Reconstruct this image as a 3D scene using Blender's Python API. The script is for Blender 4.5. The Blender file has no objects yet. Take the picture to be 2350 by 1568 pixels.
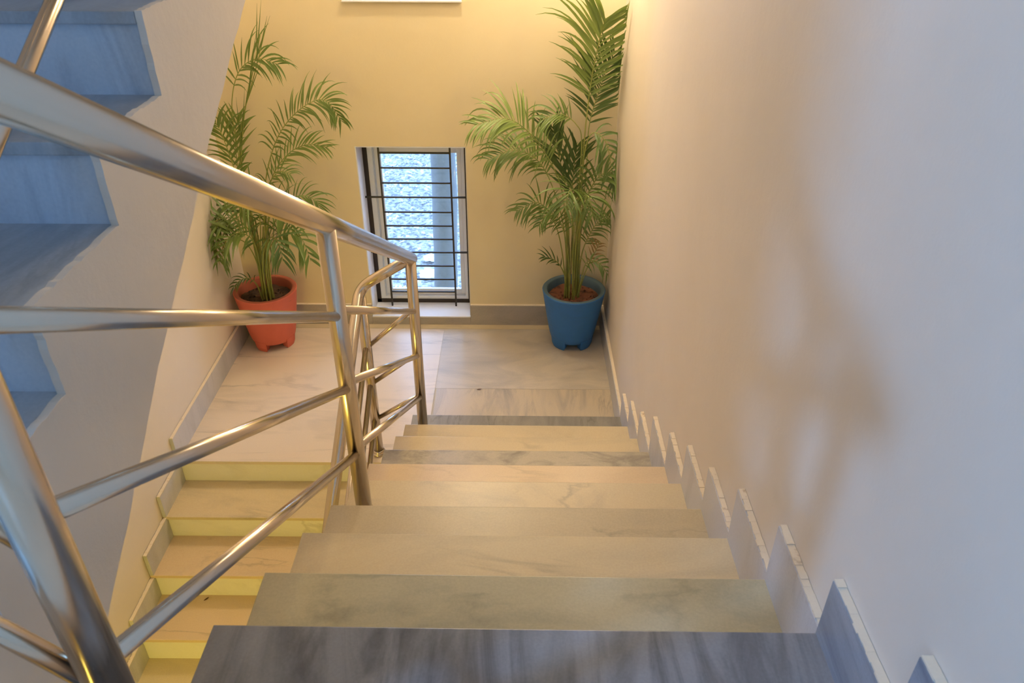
import bpy, bmesh, math, random
from mathutils import Vector, Matrix, noise

S = bpy.context.scene
COL = S.collection
W, H = 2350, 1568

# ------------------------------------------------------------------ camera
FPX = 1761.585
CAM = Vector((-0.62638, -4.83351, 2.93066))
CR = Vector((0.999962, 0.008311, 0.002486))
CU = Vector((-0.006569, 0.538202, 0.842791))
CF = Vector((-0.005666, 0.842775, -0.538236))
cam_data = bpy.data.cameras.new('camera')
cam_data.sensor_fit = 'HORIZONTAL'
cam_data.sensor_width = 36.0
cam_data.lens = FPX / W * 36.0
cam_data.clip_start = 0.02
cam_data.dof.use_dof = True
cam_data.dof.focus_distance = 3.9
cam_data.dof.aperture_fstop = 9.0
cam = bpy.data.objects.new('camera', cam_data)
COL.objects.link(cam)
m3 = Matrix((CR, CU, -CF)).transposed()
cam.matrix_world = Matrix.Translation(CAM) @ m3.to_4x4()
S.camera = cam

# ------------------------------------------------------------------ exposure, world, lights
S.view_settings.view_transform = 'Standard'
S.view_settings.look = 'None'
S.view_settings.gamma = 1.0
S.view_settings.use_curve_mapping = False
S.view_settings.exposure = -0.06

world = bpy.data.worlds.new('sky')
S.world = world
world.use_nodes = True
wn = world.node_tree.nodes
wn['Background'].inputs['Color'].default_value = (0.36, 0.57, 1.0, 1)
wn['Background'].inputs['Strength'].default_value = 12.0

def add_light(name, kind, loc, target, energy, color, size, size_y=None):
    d = bpy.data.lights.new(name, kind)
    d.energy = energy
    d.color = color
    if kind == 'AREA':
        d.size = size
        if size_y:
            d.shape = 'RECTANGLE'
            d.size_y = size_y
    elif kind == 'POINT':
        d.shadow_soft_size = size
    o = bpy.data.objects.new(name, d)
    COL.objects.link(o)
    o.location = loc
    if target is not None:
        o.rotation_euler = (Vector(target) - Vector(loc)).to_track_quat('-Z', 'Y').to_euler()
    return o

# tungsten landing and corner lamps below the upper half landing, on the back wall side
add_light('landing_lamp', 'POINT', (-0.90, -0.34, 3.45), None, 66.0, (1.0, 0.81, 0.53), 0.045)
add_light('stair_lamp', 'POINT', (-0.16, -1.75, 3.7), None, 16.0, (1.0, 0.79, 0.52), 0.12)  # added warm fill for the slab side, not a fitted lamp
add_light('corner_lamp', 'POINT', (-0.15, -0.42, 2.80), None, 20.0, (1.0, 0.80, 0.56), 0.05)
# daylight entering the upper hall through its high window
add_light('hall_window_daylight', 'AREA', (-4.15, -5.70, 4.85), (-1.15, -4.24, 2.83), 128.0, (0.20, 0.49, 1.0), 0.26, 0.26)
add_light('hall_door_daylight', 'AREA', (-2.2, -8.15, 3.0), (-1.9, -3.6, 2.4), 30.0, (0.16, 0.44, 1.0), 1.2, 1.7)  # added blue fill for the upper risers; the wall behind has no door
# tungsten lamp under the upper floor, lighting the lower flight from the front
add_light('lower_hall_lamp', 'POINT', (-2.15, -4.25, 0.0), None, 56.0, (1.0, 0.79, 0.15), 0.16)
# lamp of the upper hall
add_light('upper_hall_lamp', 'POINT', (-1.2, -6.4, 4.9), None, 9.0, (1.0, 0.84, 0.64), 0.12)

# ------------------------------------------------------------------ helpers
def at(px, py, axis, val):
    """point of the plane (axis = val) seen at pixel (px, py) of the photograph"""
    d = CR * ((px - W / 2) / FPX) - CU * ((py - H / 2) / FPX) + CF
    t = (val - CAM[axis]) / d[axis]
    return CAM + d * t

def props(o, label=None, cat=None, group=None, kind=None):
    if label: o['label'] = label
    if cat: o['category'] = cat
    if group: o['group'] = group
    if kind: o['kind'] = kind
    return o

def empty(name, loc=(0, 0, 0)):
    o = bpy.data.objects.new(name, None)
    o.empty_display_size = 0.1
    COL.objects.link(o)
    o.location = loc
    return o

def world_loc(o):
    v = Vector(o.location)
    while o.parent:
        o = o.parent
        v += Vector(o.location)
    return v

def build(name, bm, mats, parent=None, smooth=False, loc=None):
    """link a bmesh (world coordinates) as one object; origin at parent or loc"""
    base = world_loc(parent) if parent else (Vector(loc) if loc is not None else Vector((0, 0, 0)))
    bmesh.ops.translate(bm, verts=bm.verts, vec=-base)
    me = bpy.data.meshes.new(name)
    bm.to_mesh(me)
    bm.free()
    if not isinstance(mats, (list, tuple)):
        mats = [mats]
    for m in mats:
        me.materials.append(m)
    if smooth:
        for p in me.polygons:
            p.use_smooth = True
    o = bpy.data.objects.new(name, me)
    COL.objects.link(o)
    if parent:
        o.parent = parent
    else:
        o.location = base
    return o

def prism_pts(bm, bottom, top, mi=0):
    n = len(bottom)
    a = [bm.verts.new(p) for p in bottom]
    b = [bm.verts.new(p) for p in top]
    fs = [bm.faces.new(list(reversed(a))), bm.faces.new(b)]
    for i in range(n):
        fs.append(bm.faces.new((a[i], a[(i + 1) % n], b[(i + 1) % n], b[i])))
    for f in fs:
        f.material_index = mi
    return fs

def box(bm, x0, x1, y0, y1, z0, z1, mi=0, bev=0.0):
    sub = bmesh.new() if bev else bm
    prism_pts(sub, [(x0, y0, z0), (x1, y0, z0), (x1, y1, z0), (x0, y1, z0)],
              [(x0, y0, z1), (x1, y0, z1), (x1, y1, z1), (x0, y1, z1)], mi)
    if bev:
        bmesh.ops.bevel(sub, geom=list(sub.edges), offset=bev, segments=2, affect='EDGES', profile=0.6)
        for f in sub.faces:
            f.material_index = mi
        merge(bm, sub)

def merge(bm, sub):
    me = bpy.data.meshes.new('tmp')
    sub.to_mesh(me)
    sub.free()
    bm.from_mesh(me)
    bpy.data.meshes.remove(me)

def bevel_all(bm, off, seg=2):
    bmesh.ops.bevel(bm, geom=list(bm.edges), offset=off, segments=seg, affect='EDGES', profile=0.6)

def extrude_x(bm, prof, x0, x1, mi=0):
    """polygon given in (y, z), extruded from x0 to x1"""
    prism_pts(bm, [(x0, y, z) for y, z in prof], [(x1, y, z) for y, z in prof], mi)
    bmesh.ops.recalc_face_normals(bm, faces=bm.faces)

def sweep(bm, pts, radii, seg=20, cap=True, mi=0):
    pts = [Vector(p) for p in pts]
    n = len(pts)
    if not isinstance(radii, (list, tuple)):
        radii = [radii] * n
    rings = []
    up = None
    for i, p in enumerate(pts):
        if i == 0: t = pts[1] - pts[0]
        elif i == n - 1: t = pts[-1] - pts[-2]
        else: t = (pts[i] - pts[i - 1]).normalized() + (pts[i + 1] - pts[i]).normalized()
        t.normalize()
        if up is None:
            up = Vector((0, 0, 1)) if abs(t.z) < 0.9 else Vector((0, 1, 0))
        s = t.cross(up); s.normalize()
        up = s.cross(t)
        # mitre widening at corners
        k = 1.0
        if 0 < i < n - 1:
            c = (pts[i] - pts[i - 1]).normalized().dot(t)
            k = min(1 / max(c, 0.5), 1.5)
        ring = []
        for j in range(seg):
            a = 2 * math.pi * j / seg
            ring.append(bm.verts.new(p + (s * math.cos(a) + up * math.sin(a)) * radii[i] * (k if k > 1.02 else 1)))
        rings.append(ring)
    for i in range(n - 1):
        for j in range(seg):
            f = bm.faces.new((rings[i][j], rings[i][(j + 1) % seg], rings[i + 1][(j + 1) % seg], rings[i + 1][j]))
            f.smooth = True
            f.material_index = mi
    if cap:
        f = bm.faces.new(list(reversed(rings[0]))); f.material_index = mi
        f = bm.faces.new(rings[-1]); f.material_index = mi

def bend(a, corner, b, rad, n=7):
    """points rounding a corner"""
    a, c, b = Vector(a), Vector(corner), Vector(b)
    d1 = (a - c).normalized(); d2 = (b - c).normalized()
    p0 = c + d1 * rad; p2 = c + d2 * rad
    out = []
    for i in range(n + 1):
        t = i / n
        out.append(p0 * (1 - t) ** 2 + c * 2 * t * (1 - t) + p2 * t * t)
    return out

def lathe(bm, prof, centre, seg=48, mi=0):
    cx, cy, cz = centre
    rings = []
    for r, z in prof:
        if r < 1e-5:
            rings.append([bm.verts.new((cx, cy, cz + z))])
        else:
            rings.append([bm.verts.new((cx + r * math.cos(2 * math.pi * j / seg), cy + r * math.sin(2 * math.pi * j / seg), cz + z)) for j in range(seg)])
    for i in range(len(rings) - 1):
        A, B = rings[i], rings[i + 1]
        for j in range(seg):
            k = (j + 1) % seg
            if len(A) == 1: f = bm.faces.new((A[0], B[k], B[j])) if len(B) > 1 else None
            elif len(B) == 1: f = bm.faces.new((A[j], A[k], B[0]))
            else: f = bm.faces.new((A[j], A[k], B[k], B[j]))
            if f:
                f.smooth = True
                f.material_index = mi

# ------------------------------------------------------------------ materials
def new_mat(name):
    m = bpy.data.materials.new(name)
    m.use_nodes = True
    nt = m.node_tree
    return m, nt, nt.nodes['Principled BSDF']

def node(nt, t, **kw):
    n = nt.nodes.new(t)
    for k, v in kw.items():
        setattr(n, k, v)
    return n

def ramp(nt, src, p0, p1, c0=(0, 0, 0, 1), c1=(1, 1, 1, 1)):
    r = node(nt, 'ShaderNodeValToRGB')
    r.color_ramp.elements[0].position = p0
    r.color_ramp.elements[0].color = c0
    r.color_ramp.elements[1].position = p1
    r.color_ramp.elements[1].color = c1
    nt.links.new(src, r.inputs[0])
    return r.outputs[0]

def tex_noise(nt, vec, scale, detail=4, rough=0.55, dist=0.0):
    n = node(nt, 'ShaderNodeTexNoise')
    n.inputs['Scale'].default_value = scale
    n.inputs['Detail'].default_value = detail
    n.inputs['Roughness'].default_value = rough
    n.inputs['Distortion'].default_value = dist
    nt.links.new(vec, n.inputs['Vector'])
    return n.outputs['Fac']

def mapping(nt, scale=(1, 1, 1), rot=(0, 0, 0), loc=(0, 0, 0)):
    tc = node(nt, 'ShaderNodeTexCoord')
    mp = node(nt, 'ShaderNodeMapping')
    mp.inputs['Scale'].default_value = scale
    mp.inputs['Rotation'].default_value = rot
    mp.inputs['Location'].default_value = loc
    nt.links.new(tc.outputs['Object'], mp.inputs['Vector'])
    return mp.outputs[0]

def mix(nt, fac, a, b, mode='MIX'):
    m = node(nt, 'ShaderNodeMix', data_type='RGBA', blend_type=mode)
    for sock, v in ((m.inputs[0], fac), (m.inputs[6], a), (m.inputs[7], b)):
        if hasattr(v, 'is_output'): nt.links.new(v, sock)
        elif isinstance(v, (int, float)): sock.default_value = v
        else: sock.default_value = (*v, 1) if len(v) == 3 else v
    return m.outputs[2]

def bump(nt, bsdf, h, strength, dist=0.01):
    b = node(nt, 'ShaderNodeBump')
    b.inputs['Strength'].default_value = strength
    b.inputs['Distance'].default_value = dist
    nt.links.new(h, b.inputs['Height'])
    nt.links.new(b.outputs[0], bsdf.inputs['Normal'])

def marble(name, base, vein, stretch=(1, 6, 6), rot=(0, 0, 0), scale=2.2, lo=0.45, hi=0.75, amount=0.8,
           rough=0.32, seed=0.0, stain=(0.62, 0.50, 0.32), stain_amt=0.12):
    m, nt, b = new_mat(name)
    v = mapping(nt, stretch, rot, (seed * 3.1, seed * 1.7, seed * 2.3))
    n1 = tex_noise(nt, v, scale, 9, 0.6, 1.1)
    f1 = ramp(nt, n1, lo, hi)
    v2 = mapping(nt, (1, 1, 1), (0, 0, 0), (seed, seed * 2, 0))
    n2 = tex_noise(nt, v2, 3.5, 5, 0.55, 0.4)
    f2 = ramp(nt, n2, 0.5, 0.78)
    n3 = tex_noise(nt, v2, 160.0, 2, 0.5)
    am = node(nt, 'ShaderNodeMath', operation='MULTIPLY')
    nt.links.new(f1, am.inputs[0]); am.inputs[1].default_value = amount
    c = mix(nt, am.outputs[0], base, vein)
    v3 = mapping(nt, tuple(0.55 * q for q in stretch), rot, (seed * 1.3, seed * 2.9, seed))
    n4 = tex_noise(nt, v3, scale, 6, 0.55, 0.6)
    sub = node(nt, 'ShaderNodeMath', operation='SUBTRACT')
    nt.links.new(n4, sub.inputs[0]); sub.inputs[1].default_value = 0.5
    ab = node(nt, 'ShaderNodeMath', operation='ABSOLUTE')
    nt.links.new(sub.outputs[0], ab.inputs[0])
    line = ramp(nt, ab.outputs[0], 0.0, 0.022, (1, 1, 1, 1), (0, 0, 0, 1))
    msk = ramp(nt, tex_noise(nt, mapping(nt, (1, 1, 1), (0, 0, 0), (seed * 5, 0, seed)), 1.7, 3), 0.50, 0.66)
    ml = node(nt, 'ShaderNodeMath', operation='MULTIPLY')
    nt.links.new(line, ml.inputs[0]); nt.links.new(msk, ml.inputs[1])
    ml2 = node(nt, 'ShaderNodeMath', operation='MULTIPLY')
    nt.links.new(ml.outputs[0], ml2.inputs[0]); ml2.inputs[1].default_value = 0.42
    c = mix(nt, ml2.outputs[0], c, tuple(0.62 * q for q in vein))
    am2 = node(nt, 'ShaderNodeMath', operation='MULTIPLY')
    nt.links.new(f2, am2.inputs[0]); am2.inputs[1].default_value = stain_amt
    c = mix(nt, am2.outputs[0], c, stain)
    c = mix(nt, 0.05, c, ramp(nt, n3, 0.3, 0.7), 'OVERLAY')
    nt.links.new(c, b.inputs['Base Color'])
    b.inputs['Roughness'].default_value = rough
    b.inputs['Specular IOR Level'].default_value = 0.35
    bump(nt, b, n3, 0.05, 0.002)
    return m

def paint(name, col, col2, rough=0.6, bs=0.25, blot=1.4):
    m, nt, b = new_mat(name)
    v = mapping(nt)
    n1 = tex_noise(nt, v, blot, 5, 0.6, 0.3)
    c = mix(nt, ramp(nt, n1, 0.35, 0.7), col, col2)
    nt.links.new(c, b.inputs['Base Color'])
    b.inputs['Roughness'].default_value = rough
    b.inputs['Specular IOR Level'].default_value = 0.25
    n2 = tex_noise(nt, v, 14.0, 6, 0.65)
    bump(nt, b, n2, bs, 0.006)
    return m

def plain(name, col, rough=0.5, metal=0.0, bscale=None, bstr=0.1, vary=None, spec=0.5):
    m, nt, b = new_mat(name)
    b.inputs['Roughness'].default_value = rough
    b.inputs['Metallic'].default_value = metal
    b.inputs['Specular IOR Level'].default_value = spec
    v = mapping(nt)
    if vary:
        n = tex_noise(nt, v, vary[1], 6, 0.6, 0.2)
        c = mix(nt, ramp(nt, n, vary[2], vary[3]), col, vary[0])
        nt.links.new(c, b.inputs['Base Color'])
    else:
        b.inputs['Base Color'].default_value = (*col, 1)
    if bscale:
        bump(nt, b, tex_noise(nt, v, bscale, 5), bstr, 0.004)
    return m

M = {}
M['wall_cream'] = paint('cream wall paint', (0.77, 0.69, 0.60), (0.73, 0.65, 0.555))
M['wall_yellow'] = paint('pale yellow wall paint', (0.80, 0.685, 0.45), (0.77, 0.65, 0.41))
M['white_paint'] = paint('white reveal paint', (0.85, 0.85, 0.86), (0.80, 0.80, 0.82), 0.5, 0.15)
M['slab_paint'] = paint('greyish white distemper', (0.74, 0.68, 0.61), (0.70, 0.64, 0.57), 0.75, 0.35, 2.2)
M['ceiling_paint'] = paint('ceiling paint', (0.8, 0.78, 0.74), (0.76, 0.74, 0.7))
M['plaster'] = plain('rough cement plaster', (0.80, 0.70, 0.56), 0.9, 0, 60, 0.5, ((0.45, 0.33, 0.22), 30, 0.6, 0.75))
M['concrete'] = plain('plastered concrete', (0.5, 0.47, 0.43), 0.9, 0, 30, 0.4)
WH = (0.74, 0.66, 0.55); GR = (0.40, 0.38, 0.36)
M['m_cream'] = marble('cream marble', (0.66, 0.55, 0.37), (0.44, 0.38, 0.28), (1, 3, 3), scale=1.6, lo=0.46, hi=0.78, amount=0.65, seed=1)
M['m_peach'] = marble('peach marble', (0.68, 0.53, 0.36), (0.50, 0.40, 0.29), (1, 3, 3), scale=2.0, lo=0.5, hi=0.9, amount=0.5, seed=2)
M['m_greyblot'] = marble('cream marble with grey blots', (0.63, 0.53, 0.37), (0.33, 0.30, 0.27), (1, 2, 2), scale=2.0, lo=0.50, hi=0.74, amount=0.65, seed=3)
M['m_greybeige'] = marble('grey beige marble', (0.53, 0.45, 0.32), (0.34, 0.31, 0.25), (1, 3, 3), scale=1.8, lo=0.48, hi=0.8, amount=0.6, seed=4)
M['m_greengrey'] = marble('green grey marble', (0.50, 0.45, 0.31), (0.29, 0.28, 0.22), (1, 2.5, 2.5), scale=1.7, lo=0.44, hi=0.74, amount=0.7, seed=5)
M['m_slate'] = marble('slate grey marble', (0.265, 0.265, 0.285), (0.10, 0.102, 0.112), (6, 1, 1), (0, 0, 0.12), 1.6, 0.42, 0.64, 0.85, seed=6, stain=(0.36, 0.38, 0.42), stain_amt=0.5)
M['m_diag'] = marble('grey marble with slanting streaks', (0.45, 0.40, 0.32), (0.16, 0.15, 0.14), (3, 7, 3), (0, 0, 0.62), 1.8, 0.42, 0.68, 0.75, seed=7)
M['m_dark'] = marble('dark grey marble', (0.30, 0.28, 0.25), (0.16, 0.155, 0.15), (5, 1.2, 1), (0, 0, 0), 2.0, 0.42, 0.7, 0.7, seed=8, stain=(0.52, 0.44, 0.28), stain_amt=0.3)
M['m_pink'] = marble('pinkish white marble', (0.74, 0.635, 0.525), (0.44, 0.40, 0.37), (0.8, 4, 4), (0, 0, -0.05), 1.1, 0.50, 0.80, 0.6, seed=9)
M['m_landing'] = marble('grey white landing marble', (0.58, 0.51, 0.42), (0.34, 0.32, 0.30), (1, 3, 3), (0, 0, 0.1), 1.6, 0.44, 0.76, 0.75, seed=10)
M['m_strip'] = marble('banded landing marble', (0.58, 0.49, 0.37), (0.30, 0.28, 0.27), (5, 1, 1), (0, 0, 0.05), 1.5, 0.48, 0.72, 0.8, seed=11)
M['m_white'] = marble('white marble', (0.80, 0.77, 0.70), (0.62, 0.58, 0.48), (1, 2, 2), (0, 0, 0), 2.2, 0.5, 0.8, 0.6, seed=12)
M['m_blue'] = marble('white marble with vertical grey streaks', (0.52, 0.60, 0.70), (0.24, 0.30, 0.40), (5, 5, 1.1), (0, 0, 0), 1.4, 0.50, 0.74, 0.8, seed=13)  # white marble, with the blue of the daylight put into its base colour
M['m_bluetread'] = marble('grey streaked marble', (0.42, 0.46, 0.51), (0.19, 0.22, 0.26), (7, 1.6, 1), (0, 0, 0.5), 1.3, 0.42, 0.72, 0.8, seed=14)  # tread marble darkened and blued in its colour to stand for daylight
M['m_skirt'] = marble('pale grey skirting marble', (0.55, 0.545, 0.575), (0.38, 0.38, 0.41), (2, 3, 1), (0.5, 0, 0), 1.8, 0.48, 0.75, 0.6, seed=15)
M['m_skirtdark'] = marble('blue grey skirting marble', (0.34, 0.37, 0.43), (0.18, 0.20, 0.25), (2, 1, 6), (0.15, 0, 0), 2.0, 0.44, 0.72, 0.8, seed=16)
M['m_skirtgrey'] = marble('grey skirting marble', (0.44, 0.40, 0.35), (0.30, 0.28, 0.25), (1.5, 2, 4), (0, 0, 0), 2.0, 0.45, 0.75, 0.6, seed=17)
M['grout'] = plain('grout', (0.52, 0.48, 0.42), 0.9)

def steel():
    m, nt, b = new_mat('brushed stainless steel')
    b.inputs['Base Color'].default_value = (0.66, 0.575, 0.475, 1)
    b.inputs['Metallic'].default_value = 1.0
    n = tex_noise(nt, mapping(nt), 30, 4)
    r = node(nt, 'ShaderNodeMapRange')
    nt.links.new(n, r.inputs[0])
    r.inputs[3].default_value = 0.16; r.inputs[4].default_value = 0.28
    nt.links.new(r.outputs[0], b.inputs['Roughness'])
    return m
M['steel'] = steel()
M['black_iron'] = plain('black enamelled iron', (0.025, 0.018, 0.016), 0.45)
M['dark_frame'] = plain('dark brown painted frame', (0.030, 0.020, 0.018), 0.55, vary=((0.35, 0.32, 0.30), 9, 0.70, 0.76))
M['aluminium'] = plain('grey powder coated aluminium', (0.82, 0.83, 0.84), 0.4)

def glass():
    m = bpy.data.materials.new('window glass')
    m.use_nodes = True
    nt = m.node_tree
    nt.nodes.clear()
    out = node(nt, 'ShaderNodeOutputMaterial')
    tr = node(nt, 'ShaderNodeBsdfTransparent')
    tr.inputs[0].default_value = (0.93, 0.96, 0.97, 1)
    gl = node(nt, 'ShaderNodeBsdfGlossy')
    gl.inputs['Roughness'].default_value = 0.02
    fr = node(nt, 'ShaderNodeFresnel')
    fr.inputs[0].default_value = 1.3
    mx = node(nt, 'ShaderNodeMixShader')
    nt.links.new(fr.outputs[0], mx.inputs[0])
    nt.links.new(tr.outputs[0], mx.inputs[1])
    nt.links.new(gl.outputs[0], mx.inputs[2])
    nt.links.new(mx.outputs[0], out.inputs[0])
    return m
M['glass'] = glass()
M['ground'] = plain('pale gravel ground', (0.26, 0.26, 0.255), 0.95, 0, 40, 0.6, ((0.07, 0.07, 0.07), 20, 0.42, 0.60))
M['litter'] = plain('dry leaf litter', (0.36, 0.345, 0.32), 0.8, vary=((0.12, 0.11, 0.10), 6, 0.45, 0.6))
M['bark'] = plain('grey bark', (0.11, 0.105, 0.10), 0.95, 0, 18, 0.8, ((0.10, 0.095, 0.09), 9, 0.45, 0.6))
M['paper'] = plain('white paper', (0.85, 0.85, 0.85), 0.8)
M['leafdry'] = plain('dry brown leaf', (0.20, 0.09, 0.04), 0.7)

def pot_mat(name, c, c2, rim):
    m, nt, b = new_mat(name)
    v = mapping(nt)
    n = tex_noise(nt, v, 5.0, 7, 0.65, 0.6)
    col = mix(nt, ramp(nt, n, 0.45, 0.75), c, c2)
    vs = mapping(nt, (1, 1, 7))
    n2 = tex_noise(nt, vs, 9.0, 6, 0.7, 0.3)
    col = mix(nt, ramp(nt, n2, 0.66, 0.70), col, rim)
    nt.links.new(col, b.inputs['Base Color'])
    b.inputs['Roughness'].default_value = 0.55
    bump(nt, b, n2, 0.25, 0.004)
    return m
M['pot_red'] = pot_mat('red painted cement', (0.64, 0.14, 0.095), (0.58, 0.12, 0.08), (0.24, 0.07, 0.045))
M['pot_blue'] = pot_mat('blue painted cement', (0.03, 0.165, 0.47), (0.03, 0.15, 0.38), (0.05, 0.12, 0.20))
M['rim_red'] = plain('worn red rim', (0.40, 0.11, 0.065), 0.7, 0, 40, 0.2)
M['rim_blue'] = plain('worn blue grey rim', (0.09, 0.15, 0.20), 0.7, 0, 40, 0.2)
M['soil_dark'] = plain('dark brown soil', (0.085, 0.045, 0.025), 0.95, 0, 25, 0.9, ((0.03, 0.018, 0.012), 18, 0.45, 0.65))
M['soil_red'] = plain('red brown soil', (0.20, 0.075, 0.04), 0.95, 0, 25, 0.9, ((0.06, 0.028, 0.018), 20, 0.48, 0.68))

def leaf(name, c, c2, trans):
    m, nt, b = new_mat(name)
    v = mapping(nt)
    n = tex_noise(nt, v, 5.0, 5, 0.6)
    col = mix(nt, ramp(nt, n, 0.35, 0.68), c, c2)
    nt.links.new(col, b.inputs['Base Color'])
    b.inputs['Roughness'].default_value = 0.38
    b.inputs['Specular IOR Level'].default_value = 0.5
    t = node(nt, 'ShaderNodeBsdfTranslucent')
    nt.links.new(mix(nt, 0.5, col, (0.30, 0.42, 0.06)), t.inputs[0])
    mx = node(nt, 'ShaderNodeMixShader')
    mx.inputs[0].default_value = trans
    out = nt.nodes['Material Output']
    nt.links.new(b.outputs[0], mx.inputs[1])
    nt.links.new(t.outputs[0], mx.inputs[2])
    nt.links.new(mx.outputs[0], out.inputs[0])
    return m
M['leaf'] = leaf('palm leaf green', (0.115, 0.185, 0.04), (0.18, 0.25, 0.065), 0.22)
M['leaf_young'] = leaf('young palm leaf green', (0.20, 0.29, 0.07), (0.27, 0.35, 0.11), 0.25)
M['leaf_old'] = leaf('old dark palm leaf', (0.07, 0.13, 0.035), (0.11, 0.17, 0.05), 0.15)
M['leaf_dry'] = leaf('withered palm leaf', (0.30, 0.16, 0.06), (0.40, 0.30, 0.07), 0.15)
M['midrib'] = plain('yellow green stalk', (0.34, 0.34, 0.08), 0.45, vary=((0.22, 0.28, 0.06), 8, 0.4, 0.65))
M['cane'] = plain('green cane', (0.25, 0.28, 0.06), 0.45, vary=((0.16, 0.14, 0.05), 10, 0.45, 0.65))

# ------------------------------------------------------------------ shell
XL = -2.563           # left wall face
XF = -1.33            # outer face of the left hand flights
XM = -1.234           # outer edge of the middle flight
TOP, BOT = 5.6, -1.92
E0 = 0.02

# back wall with its two window openings
w1 = (-1.676, -0.962, 0.066, 1.327)
w2 = (-1.655, -0.958, 2.196, 3.25)
WD = 0.28
bm = bmesh.new()
for x0, x1, z0, z1 in ((XL - 0.2, w1[0], BOT, TOP), (w1[1], 0.2, BOT, TOP),
                       (w1[0], w1[1], BOT, w1[2]), (w1[0], w1[1], w1[3], w2[2]), (w1[0], w1[1], w2[3], TOP)):
    box(bm, x0, x1, 0.0, WD, z0, z1)
bmesh.ops.remove_doubles(bm, verts=bm.verts, dist=1e-5)
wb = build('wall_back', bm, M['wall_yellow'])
props(wb, 'pale yellow painted wall at the far end of the landing', 'wall', kind='structure')

bm = bmesh.new()
box(bm, 0.0, 0.2, -8.2, 0.0, BOT, TOP)
props(build('wall_right', bm, M['wall_cream']), 'long cream wall along the right side of the stairs', 'wall', kind='structure')
bm = bmesh.new()
box(bm, XL - 0.2, XL, -4.765, 0.0, BOT, TOP)
props(build('wall_left', bm, M['wall_cream']), 'cream wall behind the red pot, along the lower flight', 'wall', kind='structure')
bm = bmesh.new()
box(bm, -4.4, XL - 0.2, -4.68, -4.48, BOT, TOP)
props(build('wall_hall', bm, M['wall_cream']), 'cream wall of the side hall', 'wall', kind='structure')
bm = bmesh.new()
# hall wall with a high window opening around the daylight
for y0, y1, z0, z1 in ((-8.2, -6.0, BOT, TOP), (-5.3, -4.68, BOT, TOP), (-6.0, -5.3, BOT, 4.5), (-6.0, -5.3, 5.2, TOP)):
    box(bm, -4.4, -4.2, y0, y1, z0, z1)
props(build('wall_hall_side', bm, M['wall_cream']), 'cream side wall of the hall with a high window', 'wall', kind='structure')
bm = bmesh.new()
box(bm, -4.4, 0.2, -8.4, -8.2, BOT, TOP)
props(build('wall_front', bm, M['wall_cream']), 'cream wall behind the viewpoint', 'wall', kind='structure')
bm = bmesh.new()
box(bm, -4.4, 0.2, -8.4, WD, TOP, TOP + 0.2)
props(build('ceiling', bm, M['ceiling_paint']), 'plain white ceiling high above the stairs', 'ceiling', kind='structure')
bm = bmesh.new()
box(bm, XL, 0.0, -1.32, 0.0, 3.66, 3.84)
props(build('ceiling_landing', bm, M['ceiling_paint']), 'underside of the next half landing above', 'ceiling', kind='structure')
bm = bmesh.new()
box(bm, -4.4, 0.2, -8.4, WD, BOT - 0.2, BOT)
props(build('floor_lower', bm, M['m_pink']), 'marble floor at the foot of the lower flight', 'floor', kind='structure')
bm = bmesh.new()
box(bm, -4.2, 0.0, -8.2, -4.68, 1.72, 1.90)
box(bm, XF, 0.0, -4.68, -4.43, 1.72, 1.90)
props(build('floor_upper', bm, M['m_pink']), 'marble floor of the upper hall at the head of the stairs', 'floor', kind='structure')

# landing floor of separate marble slabs
bm = bmesh.new()
g = 0.0012
def slab(x0, x1, y0, y1, mi):
    box(bm, x0 + g, x1 - g, y0 + g, y1 - g, -0.02, 0.0, mi)
slab(XL, -1.150, -1.535, -0.078, 1)
slab(-1.150, 0.0, -0.815, -0.078, 2)
slab(-1.140, 0.0, -1.60, -0.815, 3)
slab(XL, 0.0, -0.078, 0.0, 4)
box(bm, XL, 0.0, -1.50, 0.0, -0.16, -0.0204, 0)
box(bm, XL, 0.0, -1.50, 0.0, -0.021, -0.0015, 5)
flo = build('floor', bm, [M['concrete'], M['m_pink'], M['m_landing'], M['m_strip'], M['m_cream'], M['grout']])
props(flo, 'marble tiled half landing between the two flights', 'floor', kind='structure')

# skirting of the landing
HB = 0.160
def skirting(name, faces_mat, label, segs):
    bm = bmesh.new()
    for (x0, x1, y0, y1, z1) in segs:
        box(bm, x0, x1, y0, y1, 0.0, z1, 0)
        box(bm, x0 + (0.004 if y1 - y0 > 0.1 else 0), x1 - (0.0 if y1 - y0 > 0.1 else 0), y0 + (0 if y1 - y0 > 0.1 else 0.004), y1, z1, z1 + 0.004, 1)
    o = build(name, bm, [faces_mat, M['plaster']])
    return props(o, label, 'skirting', kind='structure')
skirting('baseboard_back', M['m_skirtgrey'], 'grey marble skirting along the far wall, below the window',
         [(XL, w1[0] - 0.002, -E0, 0.0, HB), (w1[0], w1[1], -E0, 0.0, w1[2] - 0.006), (w1[1] + 0.002, 0.0, -E0, 0.0, HB)])
skirting('baseboard_left', M['m_skirt'], 'pale grey marble skirting on the left wall beside the red pot',
         [(XL, XL + E0, -1.531, -E0, HB)])
skirting('baseboard_right', M['m_skirt'], 'pale grey marble skirting on the right wall beside the blue pot',
         [(-E0, 0.0, -1.30, -E0, HB)])

# ------------------------------------------------------------------ staircases
rnd = random.Random(4)
XLS = XL + 0.0015
def tread_slab(name, par, mat, corners, z, th=0.02, bev=0.003):
    bm = bmesh.new()
    prism_pts(bm, [(x, y, z - th) for x, y in corners], [(x, y, z) for x, y in corners])
    bmesh.ops.recalc_face_normals(bm, faces=bm.faces)
    bevel_all(bm, bev)
    return build(name, bm, mat, par)

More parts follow.
